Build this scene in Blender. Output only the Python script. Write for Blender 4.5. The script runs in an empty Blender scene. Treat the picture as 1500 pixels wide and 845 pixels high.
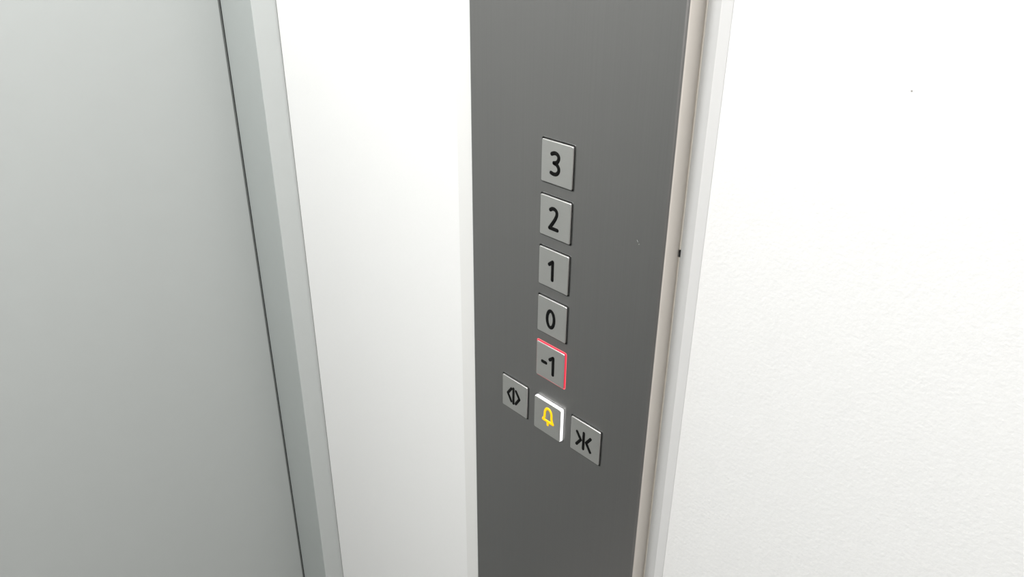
import bpy, bmesh, math, random
from mathutils import Matrix, Vector
random.seed(4)
SC = bpy.context.scene
COL = SC.collection
ZB = 1.0            # height of the lowest floor button above the car floor

# ------------------------------------------------------------------ camera
cam_data = bpy.data.cameras.new('camera')
cam_data.sensor_fit = 'HORIZONTAL'
cam_data.sensor_width = 36.0
cam_data.lens = 1146.559 / 1500 * 36.0
cam_data.clip_start = 0.01
cam = bpy.data.objects.new('camera', cam_data)
COL.objects.link(cam)
R_, U_, F_ = Vector((.66619, .74574, .00784)), Vector((-.33152, .28671, .89883)), Vector((-.66805, .60139, -.43823))
m3 = Matrix((R_, U_, -F_)).transposed()
cam.matrix_world = Matrix.Translation((.36558, -.36913, .31789 + ZB)) @ m3.to_4x4()
SC.camera = cam

# ------------------------------------------------------------------ world, exposure
w = bpy.data.worlds.new('world'); SC.world = w; w.use_nodes = True
w.node_tree.nodes['Background'].inputs[0].default_value = (.8, .85, .9, 1)
w.node_tree.nodes['Background'].inputs[1].default_value = 0.05
SC.view_settings.view_transform = 'Standard'
SC.view_settings.look = 'None'
SC.view_settings.gamma = 1
SC.view_settings.use_curve_mapping = False
SC.view_settings.exposure = 0.0

# lamps of the car ceiling: (x, y, watts)
LAMPS = [(-.06, -.50, 14.6), (-.06, -.90, 2.5), (.56, -.50, 7.4), (.56, -.90, 2.5)]
CEIL = 2.2

# ------------------------------------------------------------------ materials
def mat(name, base, rough=.5, metal=0., spec=.5, emit=None, strength=0., aniso=0.):
    m = bpy.data.materials.new(name); m.use_nodes = True
    b = m.node_tree.nodes['Principled BSDF']
    b.inputs['Base Color'].default_value = (*base, 1)
    b.inputs['Roughness'].default_value = rough
    b.inputs['Metallic'].default_value = metal
    b.inputs['Specular IOR Level'].default_value = spec
    if emit:
        b.inputs['Emission Color'].default_value = (*emit, 1)
        b.inputs['Emission Strength'].default_value = strength
    if aniso:
        b.inputs['Anisotropic'].default_value = aniso
        v = m.node_tree.nodes.new('ShaderNodeCombineXYZ')
        v.inputs[2].default_value = 1
        m.node_tree.links.new(v.outputs[0], b.inputs['Tangent'])
    return m

def add_noise(m, scale, detail, lo, hi, vec=(1, 1, 1), bump=0., rough=None, dist=.001):
    """base colour varied between lo and hi times its value, optional relief and roughness variation"""
    nt = m.node_tree; N = nt.nodes; L = nt.links; b = N['Principled BSDF']
    tc = N.new('ShaderNodeTexCoord'); mp = N.new('ShaderNodeMapping'); mp.inputs['Scale'].default_value = vec
    L.new(tc.outputs['Object'], mp.inputs[0])
    no = N.new('ShaderNodeTexNoise'); no.inputs['Scale'].default_value = scale; no.inputs['Detail'].default_value = detail
    L.new(mp.outputs[0], no.inputs['Vector'])
    c = b.inputs['Base Color'].default_value[:]
    mr = N.new('ShaderNodeMix'); mr.data_type = 'RGBA'
    mr.inputs[6].default_value = (c[0]*lo, c[1]*lo, c[2]*lo, 1); mr.inputs[7].default_value = (min(1, c[0]*hi), min(1, c[1]*hi), min(1, c[2]*hi), 1)
    L.new(no.outputs[0], mr.inputs[0]); L.new(mr.outputs[2], b.inputs['Base Color'])
    if rough:
        rr = N.new('ShaderNodeMapRange'); rr.inputs['To Min'].default_value = rough[0]; rr.inputs['To Max'].default_value = rough[1]
        L.new(no.outputs[0], rr.inputs[0]); L.new(rr.outputs[0], b.inputs['Roughness'])
    if bump:
        bp = N.new('ShaderNodeBump'); bp.inputs['Strength'].default_value = bump; bp.inputs['Distance'].default_value = dist
        L.new(no.outputs[0], bp.inputs['Height']); L.new(bp.outputs[0], b.inputs['Normal'])
    return m

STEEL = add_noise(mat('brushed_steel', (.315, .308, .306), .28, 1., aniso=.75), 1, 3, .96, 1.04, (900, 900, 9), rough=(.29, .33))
RETURN = add_noise(mat('steel_painted_reflection', (.76, .71, .66), .33, 1.), 1, 3, .96, 1.04, (40, 40, 12), rough=(.28, .4))  # panel steel lightened and warmed, the white wall's reflection painted in
CAPST = add_noise(mat('button_steel', (.66, .655, .64), .42, 1.), 1, 3, .96, 1.04, (60, 60, 1400), rough=(.37, .47))
BEZEL = mat('bezel_steel', (.17, .17, .17), .3, 1.)
DARK = mat('dark_cavity', (.012, .012, .012), .8)
BLACK = mat('black_symbol', (.004, .004, .004), .4, spec=.12)
YELLOW = mat('yellow_symbol', (.85, .52, .0), .3, emit=(1., .56, .0), strength=.45)
WHITE_L = mat('white_halo', (.9, .9, .9), .4, emit=(1, 1, 1), strength=1.1)
RED_S = mat('red_halo', (.3, .02, .04), .25, emit=(1., .03, .09), strength=.6)
RED_L = mat('red_ring', (.6, .05, .05), .3, emit=(1., .14, .16), strength=1.)
WALL = add_noise(mat('white_laminate', (.89, .892, .89), .42, spec=.4), 420, 5, .985, 1.01, bump=.12, dist=.0006)
WALLE = mat('white_laminate_darker', (.80, .80, .79), .42)
WALLR = add_noise(mat('white_textured_laminate', (.81, .81, .808), .45, spec=.4), 420, 6, .965, 1.015, bump=.3, dist=.0006)
EDGE = mat('white_edge_band', (.68, .68, .68), .4)
TRIM = add_noise(mat('grey_trim', (.54, .545, .545), .4), 200, 3, .98, 1.02)
POST_LIT = add_noise(mat('grey_post_lit_side', (.53, .552, .545), .32), 60, 3, .985, 1.015)  # post paint lightened, stronger light on the side face painted in
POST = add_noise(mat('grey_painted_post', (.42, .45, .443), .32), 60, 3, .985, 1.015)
DOOR = add_noise(mat('grey_green_door', (.47, .491, .484), .3), 40, 4, .985, 1.015, rough=(.28, .33))
GAP_SHADE = mat('door_gap_shade', (.17, .18, .175), .6)  # dark colour standing in for shade in the gap beside the door
JOINT = mat('joint_painted_shade', (.16, .16, .15), .7)  # dark colour standing in for shade inside the open joint
SEALANT = mat('sealant', (.60, .57, .52), .5)
CEILM = mat('white_ceiling', (.85, .85, .84), .5)
FLOORM = add_noise(mat('dark_vinyl_floor', (.32, .32, .31), .5), 90, 4, .7, 1.3, bump=.1)
BACKM = add_noise(mat('grey_laminate', (.38, .38, .37), .4), 30, 4, .97, 1.03)
LEDM = mat('lamp_diffuser', (.9, .9, .9), .5, emit=(1., .99, .975), strength=7)
CHROME = mat('lamp_ring_metal', (.7, .7, .7), .2, 1.)
SPOT = mat('dark_speck', (.34, .33, .31), .7)
SCRATCH = mat('scratch', (.8, .8, .8), .4, 1.)

# ------------------------------------------------------------------ helpers
def link(name, bm, m, parent=None, smooth=False, struct=False, label=None):
    me = bpy.data.meshes.new(name)
    bmesh.ops.recalc_face_normals(bm, faces=bm.faces)
    bm.to_mesh(me); bm.free()
    me.materials.append(m)
    if smooth:
        for p in me.polygons: p.use_smooth = True
    o = bpy.data.objects.new(name, me); COL.objects.link(o)
    if parent is not None: o.parent = parent
    if struct: o['kind'] = 'structure'
    if label: o['label'] = label
    return o

def add_box(bm, x0, x1, y0, y1, z0, z1, bev=0., seg=2):
    M = Matrix.Translation(((x0+x1)/2, (y0+y1)/2, (z0+z1)/2)) @ Matrix.Diagonal((x1-x0, y1-y0, z1-z0, 1))
    r = bmesh.ops.create_cube(bm, size=1, matrix=M)
    if bev:
        es = list({e for v in r['verts'] for e in v.link_edges})
        bmesh.ops.bevel(bm, geom=es, offset=bev, segments=seg, affect='EDGES', profile=.5)

def box(name, m, x0, x1, y0, y1, z0, z1, bev=0., **k):
    bm = bmesh.new(); add_box(bm, x0, x1, y0, y1, z0, z1, bev)
    return link(name, bm, m, **k)

def prism_z(name, pts, z0, z1, m, **k):
    """outline in plan (x, y) pulled up from z0 to z1"""
    bm = bmesh.new()
    a = [bm.verts.new((x, y, z0)) for x, y in pts]; b = [bm.verts.new((x, y, z1)) for x, y in pts]
    n = len(pts)
    for i in range(n): bm.faces.new((a[i], a[(i+1) % n], b[(i+1) % n], b[i]))
    bm.faces.new(a); bm.faces.new(b[::-1])
    return link(name, bm, m, **k)

def rr(hw, hh, r, n=4):
    out = []
    for cx, cz, a0 in ((hw-r, hh-r, 0), (-hw+r, hh-r, 90), (-hw+r, -hh+r, 180), (hw-r, -hh+r, 270)):
        for i in range(n+1):
            a = math.radians(a0 + 90*i/n); out.append((cx + r*math.cos(a), cz + r*math.sin(a)))
    return out

def loft(bm, rings, cap0=True, cap1=True):
    V = [[bm.verts.new(p) for p in r] for r in rings]
    n = len(V[0])
    for a, b in zip(V, V[1:]):
        for i in range(n): bm.faces.new((a[i], a[(i+1) % n], b[(i+1) % n], b[i]))
    if cap0: bm.faces.new(V[0])
    if cap1: bm.faces.new(V[-1][::-1])
    return V

def square_plate(bm, cx, cz, half, r, yb, yf, ch):
    """rounded square, front at yf (towards -y), chamfered front edge"""
    R = lambda h, rad, y: [(cx+x, y, cz+z) for x, z in rr(h, h, rad)]
    rings = [R(half, r, yb)]
    for k in range(6):
        a = math.radians(90*k/5)
        rings.append(R(half-ch*(1-math.cos(a)), max(r-ch*.8*(1-math.cos(a)), .0002), yf+ch*(1-math.sin(a))))
    loft(bm, rings)
    bm.faces.ensure_lookup_table()
    for f in bm.faces:
        if len(f.verts) == 4: f.smooth = True

def square_ring(bm, cx, cz, ho, hi, r, yb, yf, ch):
    R = lambda h, rad, y: [(cx+x, y, cz+z) for x, z in rr(h, h, rad)]
    ri = max(r-(ho-hi), .0004)
    V = loft(bm, [R(hi, ri, yb), R(hi, ri, yf+ch), R(hi+ch, ri+ch*.5, yf), R(ho-ch, r-ch*.5, yf), R(ho, r, yf+ch), R(ho, r, yb)], False, False)
    n = len(V[0])
    for i in range(n): bm.faces.new((V[-1][i], V[-1][(i+1) % n], V[0][(i+1) % n], V[0][i]))

def smooth_path(pts, n=5):
    if len(pts) < 3: return pts
    P = [pts[0]] + list(pts) + [pts[-1]]; out = []
    for i in range(1, len(P)-2):
        for k in range(n):
            t = k/n; q = []
            for c in (0, 1):
                a, b, d, e = P[i-1][c], P[i][c], P[i+1][c], P[i+2][c]
                q.append(.5*(2*b + (d-a)*t + (2*a-5*b+4*d-e)*t*t + (3*b-a-3*d+e)*t**3))
            out.append(tuple(q))
    return out + [pts[-1]]

def stroke(bm, pts, cx, cz, yf, wd, ht, closed=False, n=10):
    """raised rounded stroke lying on the plane y = yf, path in mm around the button centre"""
    P = [Vector((x/1000, z/1000)) for x, z in pts]
    K = len(P)
    def tang(i):
        if closed: t = P[(i+1) % K] - P[i-1]
        else: t = P[min(i+1, K-1)] - P[max(i-1, 0)]
        return t.normalized()
    rings = []
    def ring(p, t, s):
        nrm = Vector((-t.y, t.x)); out = []
        for k in range(n):
            a = 2*math.pi*k/n
            u, v = math.cos(a), math.sin(a)
            u = math.copysign(abs(u)**.75, u); v = math.copysign(abs(v)**.6, v)
            q = p + nrm*(u*wd/2*s)
            out.append((cx+q.x, yf - v*ht*min(1, s*1.3), cz+q.y))
        return out
    if not closed:
        t = tang(0)
        for d, s in ((.48, .25), (.40, .62), (.22, .9)): rings.append(ring(P[0]-t*wd*d, t, s))
    for i in range(K):
        t = tang(i)
        s = 1.
        if 0 < i < K-1 and not closed:                  # keep the width round sharp bends
            c = (P[i]-P[i-1]).normalized().dot((P[i+1]-P[i]).normalized())
            s = 1/max(.6, math.sqrt((1+c)/2))
        rings.append(ring(P[i], t, s))
    if not closed:
        t = tang(K-1)
        for d, s in ((.22, .9), (.40, .62), (.48, .25)): rings.append(ring(P[-1]+t*wd*d, t, s))
        loft(bm, rings)
    else:
        V = loft(bm, rings, False, False)
        for i in range(n): bm.faces.new((V[-1][i], V[-1][(i+1) % n], V[0][(i+1) % n], V[0][i]))

# ------------------------------------------------------------------ the setting
XD = -.507          # door plane
YW = .0175          # wall left of the button column
YR = .0205          # wall right of it
YB = -1.10          # opposite wall
XF = .98            # end wall
struct = dict(struct=True)
box('floor', FLOORM, XD-.12, XF, YB, .06, -.04, 0, **struct)
box('ceiling', CEILM, XD-.12, XF, YB, .06, CEIL, CEIL+.04, **struct)
box('wall_back', BACKM, XD-.12, XF, YB-.04, YB, 0, CEIL, **struct)
box('wall_end', BACKM, XF, XF+.04, YB, .06, 0, CEIL, **struct)
# wall between corner post and button column: sheet, then a slightly darker strip falling back next to the column
wf = prism_z('wall_front', [(-.4296, YW+.0006), (-.4290, YW), (-.1323, YW), (-.1323, YW+.02), (-.4296, YW+.02)], 0, CEIL, WALL, **struct)
prism_z('sloped_strip', [(-.1323, YW), (-.1322, YW), (-.0990, YW+.0016), (-.0990, YW+.02), (-.1323, YW+.02)], 0, CEIL, WALLE, parent=wf)
prism_z('joint_shade', [(-.4306, YW+.0003), (-.4296, YW+.0003), (-.4296, YW+.02), (-.4306, YW+.02)], 0, CEIL, JOINT, parent=wf)  # added dark strip, paints the shade of the joint
# carcass behind the sheets, so that the joints end in the dark
box('wall_core', DARK, -.45, XF, YW+.02, YW+.04, 0, CEIL, **struct)
# wall right of the column
wr = box('wall_right', WALLR, .1108, XF, YR, YR+.017, 0, CEIL, **struct)
bm = bmesh.new()
r_ = .0005
bmesh.ops.create_circle(bm, cap_ends=True, radius=r_, segments=10, matrix=Matrix.Translation((.2136, YR-.00006, .2412+ZB)) @ Matrix.Rotation(math.pi/2, 4, 'X'))
link('speck', bm, SPOT, parent=wr, label='tiny dark speck')
# trim profile between column and right wall: grey face and white bevel
tr = prism_z('trim_2', [(.0962, YW+.0003), (.0965, YW), (.1050, YW), (.1050, YW+.02), (.0962, YW+.02)], 0, CEIL, TRIM, **struct)
prism_z('bevel_strip', [(.1050, YW), (.1055, YW+.0001), (.1106, YR), (.1108, YR+.017), (.1050, YR+.017)], 0, CEIL, EDGE, parent=tr)
# sealant bead along the column, chipped at one spot
zn = .120 + ZB
bm = bmesh.new()
def bead(z0, z1):
    K = max(2, int((z1-z0)/.012)); rings = []
    for i in range(K+1):
        z = z0 + (z1-z0)*i/K; e = random.uniform(-.00012, .00012)
        rings.append([(.0954, YW+.002, z), (.0954, YW-.0002, z), (.0957+e, YW-.0003+e, z), (.0961+e, YW, z), (.0963, YW+.0004, z), (.0963, YW+.002, z)])
    loft(bm, rings)
bead(0, zn-.0024); bead(zn+.0024, CEIL)
link('sealant_bead', bm, SEALANT, parent=tr)
bm = bmesh.new()
add_box(bm, .0955, .0964, YW-.0003, YW+.002, zn-.0025, zn+.0025)
link('sealant_gap', bm, DARK, parent=tr, label='small dark gap in the sealant')

# corner post between the white wall and the door
po = prism_z('trim_1', [(-.4314, .03), (-.4314, -.0090), (XD+.0008, -.0090), (XD+.0002, -.0084), (XD+.0002, .03)], 0, CEIL, POST, **struct)
prism_z('post_lit_face', [(-.4306, .03), (-.4306, -.0085), (-.4311, -.0090), (-.4314, -.0090), (-.4314, .03)], 0, CEIL, POST_LIT, parent=po)  # side face of the post, its extra light painted into the colour
box('trim_3', POST, XD, -.44, YB, YB+.09, 0, CEIL, **struct)
# door: painted leaf standing just behind the post edge, with a dark strip painted in for the gap's shade
dr = box('door_1', DOOR, XD-.035, XD-.001, YB+.095, -.0106, .006, 2.05, bev=.0008, **struct)
box('door_gap_shade', GAP_SHADE, XD-.03, XD-.0018, -.0108, -.0088, .006, 2.05, parent=dr)
box('door_header', POST, XD-.035, XD, YB+.09, -.0088, 2.055, CEIL, struct=True).name = 'trim_4'
box('wall_left', DARK, XD-.08, XD-.036, YB, .05, 0, CEIL, **struct)

# ------------------------------------------------------------------ button column
panel = bpy.data.objects.new('control_panel', None); COL.objects.link(panel)
PZ0 = .04
panel.location = (0, YW, PZ0)
panel['label'] = 'brushed steel lift control panel column with eight square buttons, between the white walls'
panel['category'] = 'control panel'
panel['kind'] = 'object'
del panel['kind']
def pp(o):              # parent a part built in world coordinates to the panel's base
    o.parent = panel; o.matrix_parent_inverse = Matrix.Translation((0, -YW, -PZ0)); return o

HX, YP, HB = .0955, .0015, .01585      # half width, front plane, half of a button hole
p = .03997; side = .0403; zr = -.0496
BTN = [('3', 0, 4*p), ('2', 0, 3*p), ('1', 0, 2*p), ('0', 0, p), ('-1', 0, 0), ('open', -side, zr), ('bell', 0, zr-.0006), ('close', side, zr)]

def faceplate():
    bm = bmesh.new()
    z0, z1 = PZ0, CEIL-.04
    rf = .0022
    xs = sorted({-HX+rf, HX-rf} | {round(b[1]+s*HB, 6) for b in BTN for s in (-1, 1)})
    zs = sorted({z0, z1} | {round(b[2]+ZB+s*HB, 6) for b in BTN for s in (-1, 1)})
    V = {}
    def v(x, y, z):
        k = (round(x, 6), round(y, 6), round(z, 6))
        if k not in V: V[k] = bm.verts.new(k)
        return V[k]
    def hole(x, z): return any(abs(x-b[1]) < HB and abs(z-b[2]-ZB) < HB for b in BTN)
    cells = {}
    for i in range(len(xs)-1):
        for j in range(len(zs)-1):
            cells[i, j] = hole((xs[i]+xs[i+1])/2, (zs[j]+zs[j+1])/2)
    yb = YP + .006
    for (i, j), h in cells.items():
        xa, xb, za, zb = xs[i], xs[i+1], zs[j], zs[j+1]
        if h: continue
        bm.faces.new((v(xa, YP, za), v(xb, YP, za), v(xb, YP, zb), v(xa, YP, zb)))
        for di, dj, (p0, p1) in ((-1, 0, ((xa, za), (xa, zb))), (1, 0, ((xb, za), (xb, zb))), (0, -1, ((xa, za), (xb, za))), (0, 1, ((xa, zb), (xb, zb)))):
            if cells.get((i+di, j+dj)):
                bm.faces.new((v(p0[0], YP, p0[1]), v(p1[0], YP, p1[1]), v(p1[0], yb, p1[1]), v(p0[0], yb, p0[1])))
    for s in (-1, 1):                     # folded edges and returns
        prof = [(s*(HX-rf+rf*math.sin(a)), YP+rf-rf*math.cos(a)) for a in [math.radians(90*k/6) for k in range(7)]] + [(s*HX, YW+.001)]
        for (xa, ya), (xb, yb_) in list(zip(prof, prof[1:]))[:4]:
            for za, zb in zip(zs, zs[1:]):
                f = bm.faces.new((v(xa, ya, za), v(xb, yb_, za), v(xb, yb_, zb), v(xa, ya, zb)))
                f.smooth = True
    for z in (z0, z1):                    # end caps
        pr = [(-HX, YW+.001)] + [(-(HX-rf+rf*math.sin(a)), YP+rf-rf*math.cos(a)) for a in [math.radians(90-90*k/6) for k in range(7)]]
        prr = [(-x, y) for x, y in pr[::-1]]
        inner = [(x, YP) for x in xs[1:-1]]
        bm.faces.new([v(x, y, z) for x, y in pr + inner + prr])
    return bm
fp = pp(link('faceplate', faceplate(), STEEL))
for s in (-1, 1):                         # returns of the folded sheet, wall reflection painted in as lighter, warmer steel
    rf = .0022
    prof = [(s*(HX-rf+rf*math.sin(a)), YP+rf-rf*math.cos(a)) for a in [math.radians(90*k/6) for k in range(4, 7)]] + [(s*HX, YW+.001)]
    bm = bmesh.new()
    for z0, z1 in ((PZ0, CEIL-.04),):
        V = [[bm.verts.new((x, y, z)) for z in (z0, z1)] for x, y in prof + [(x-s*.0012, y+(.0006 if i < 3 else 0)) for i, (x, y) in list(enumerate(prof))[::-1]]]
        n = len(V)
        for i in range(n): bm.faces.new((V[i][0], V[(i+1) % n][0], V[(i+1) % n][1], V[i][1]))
    pp(link('side_return', bm, RETURN, label='steel side edge with painted-in reflection of the white wall'))
# a short scratch and a ding in the sheet
bm = bmesh.new()
for (x, z, l, a) in ((.0738, .1259, .0016, .9), (.0752, .1241, .0007, 2.1)):
    M = Matrix.Translation((x, YP-.00004, z+ZB)) @ Matrix.Rotation(a, 4, 'Y') @ Matrix.Diagonal((l, .0001, .0004, 1))
    bmesh.ops.create_cube(bm, size=1, matrix=M)
sc = link('scratch', bm, SCRATCH); sc.parent = fp

ELL = [(-.8 + 3.7*math.sin(2*math.pi*k/28)*(1), -.9 + 7.0*math.cos(2*math.pi*k/28)) for k in range(28)]
SYM = {   # strokes in mm from the button centre; (points, curved?)
 '3': [([(-4.9, 6.2), (-2.4, 7.2), (.3, 6.9), (1.9, 5.0), (1.2, 2.2), (-.6, .7), (-2.6, .2)], 1), ([(-2.6, .2), (.4, -.6), (2.2, -2.9), (1.9, -5.4), (.1, -7.2), (-2.4, -7.7), (-5.1, -7.2)], 1)],
 '2': [([(-4.5, 5.8), (-2.6, 6.9), (-.2, 6.9), (1.6, 5.6), (1.9, 3.3), (.7, .2), (-1.6, -3.4), (-4.9, -8.0)], 1), ([(-4.9, -8.0), (2.9, -8.0)], 0)],
 '1': [([(-4.0, 3.6), (-.7, 6.3)], 0), ([(-.6, 6.3), (-.5, -8.0)], 0)],
 '0': [(ELL, 2)],
 '-1': [([(-8.3, -.7), (-4.2, -.7)], 0), ([(-.2, 4.0), (3.3, 6.8)], 0), ([(3.4, 6.8), (3.5, -8.0)], 0)],
 'open': [([(-1.2, 6.7), (-1.2, -7.9)], 0), ([(-3.8, 5.6), (-8.1, -.4)], 0), ([(-8.1, -.4), (-3.9, -6.8)], 0), ([(1.9, 5.5), (6.2, -.4)], 0), ([(6.2, -.4), (1.7, -7.0)], 0)],
 'close': [([(-1.2, 6.2), (-1.2, -8.4)], 0), ([(-8.2, 4.2), (-4.0, -1.4)], 0), ([(-4.0, -1.4), (-8.2, -7.3)], 0), ([(5.9, 4.4), (1.7, -1.4)], 0), ([(1.7, -1.4), (6.1, -7.7)], 0)],
 'bell': [([(-4.4, -2.0), (-3.0, .2), (-2.7, 3.0), (-2.4, 6.0), (-.8, 8.8), (1.3, 9.6), (3.4, 8.6), (4.8, 6.0), (5.0, 3.0), (5.3, .2), (6.7, -2.4)], 1), ([(-4.4, -2.4), (6.7, -2.6)], 0), ([(.9, -2.6), (1.0, -5.6)], 0)],
}
NAMES = {'3': ('floor_button', 'square steel button marked 3, top of the column'),
 '2': ('floor_button', 'square steel button marked 2'),
 '1': ('floor_button', 'square steel button marked 1'),
 '0': ('floor_button', 'square steel button marked 0'),
 '-1': ('floor_button', 'square steel button marked -1 with a lit red rim'),
 'open': ('door_open_button', 'square steel button with two arrows pointing apart from a bar'),
 'bell': ('alarm_button', 'square steel alarm button with yellow bell and lit white rim'),
 'close': ('door_close_button', 'square steel button with two arrows pointing at a bar')}
for key, bx, bz in BTN:
    cz = bz + ZB
    nm, lb = NAMES[key]
    yf = -.0011 if key == 'bell' else 0.
    bm = bmesh.new()
    if key == 'bell':     # steel plate sitting on a translucent body
        square_plate(bm, bx, cz, .0149, .0013, yf+.0004, yf, .0003)
    else:
        square_plate(bm, bx, cz, .0152, .0012, .0065, yf, .0007)
    cap = pp(link(nm, bm, CAPST, label=lb))
    # bezel frame in the hole, cavity floor
    bm = bmesh.new(); square_ring(bm, bx, cz, .01625 if key == '-1' else .01645, .01575, .0017, YP+.004, YP-.00025, .00016)
    link('bezel', bm, RED_L if key == '-1' else BEZEL, parent=cap, label='glowing red outline' if key == '-1' else None)
    bm = bmesh.new(); add_box(bm, bx-.0163, bx+.0163, YP+.0052, YP+.0062, cz-.0163, cz+.0163)
    link('button_socket', bm, DARK, parent=cap)
    if key == '-1':
        bm = bmesh.new(); square_ring(bm, bx, cz, .01550, .01512, .0014, YP+.004, .0006, .00012)
        link('light_ring', bm, RED_S, parent=cap, label='glowing red rim')
    if key == 'bell':
        bm = bmesh.new(); square_ring(bm, bx, cz, .01515, .0120, .0015, YP+.004, yf+.00025, .0003)
        link('light_ring', bm, WHITE_L, parent=cap, label='glowing white rim')
    bm = bmesh.new()
    for pts, cur in SYM[key]:
        stroke(bm, smooth_path(pts) if cur == 1 else pts, bx, cz, yf, .0024 if key == 'bell' else (.0026 if key in ('open', 'close') else .0029), .0004, closed=(cur == 2))
    link('symbol', bm, YELLOW if key == 'bell' else BLACK, parent=cap, smooth=True, label='yellow bell symbol' if key == 'bell' else None)

# ------------------------------------------------------------------ lamps in the ceiling (above the frame)
for i, (x, y, wt) in enumerate(LAMPS):
    t = bpy.data.objects.new('downlight', None); COL.objects.link(t); t.location = (x, y, CEIL)
    pos = ('over the button column', 'over the middle of the opposite wall', 'nearest the end wall on the button side', 'in the far corner from the door')[i]
    t['label'] = 'round white recessed ceiling downlight ' + pos; t['category'] = 'ceiling light'; t['group'] = 'ceiling downlights'
    bm = bmesh.new(); n = 40
    R = lambda r, z: [(r*math.cos(2*math.pi*k/n), r*math.sin(2*math.pi*k/n), z) for k in range(n)]
    V = loft(bm, [R(.094, 0), R(.094, -.004), R(.090, -.007), R(.085, -.006), R(.082, 0)], False, False)
    link('trim_ring', bm, CHROME, parent=t, smooth=True)
    bm = bmesh.new(); loft(bm, [R(.0825, -.0005), R(.0825, -.002)])
    link('diffuser', bm, LEDM, parent=t)
    ld = bpy.data.lights.new('lamp', 'AREA'); ld.shape = 'DISK'; ld.size = .16; ld.energy = wt; ld.color = (1., .99, .975)
    lo = bpy.data.objects.new('lamp', ld); COL.objects.link(lo); lo.parent = t; lo.location = (0, 0, -.009)
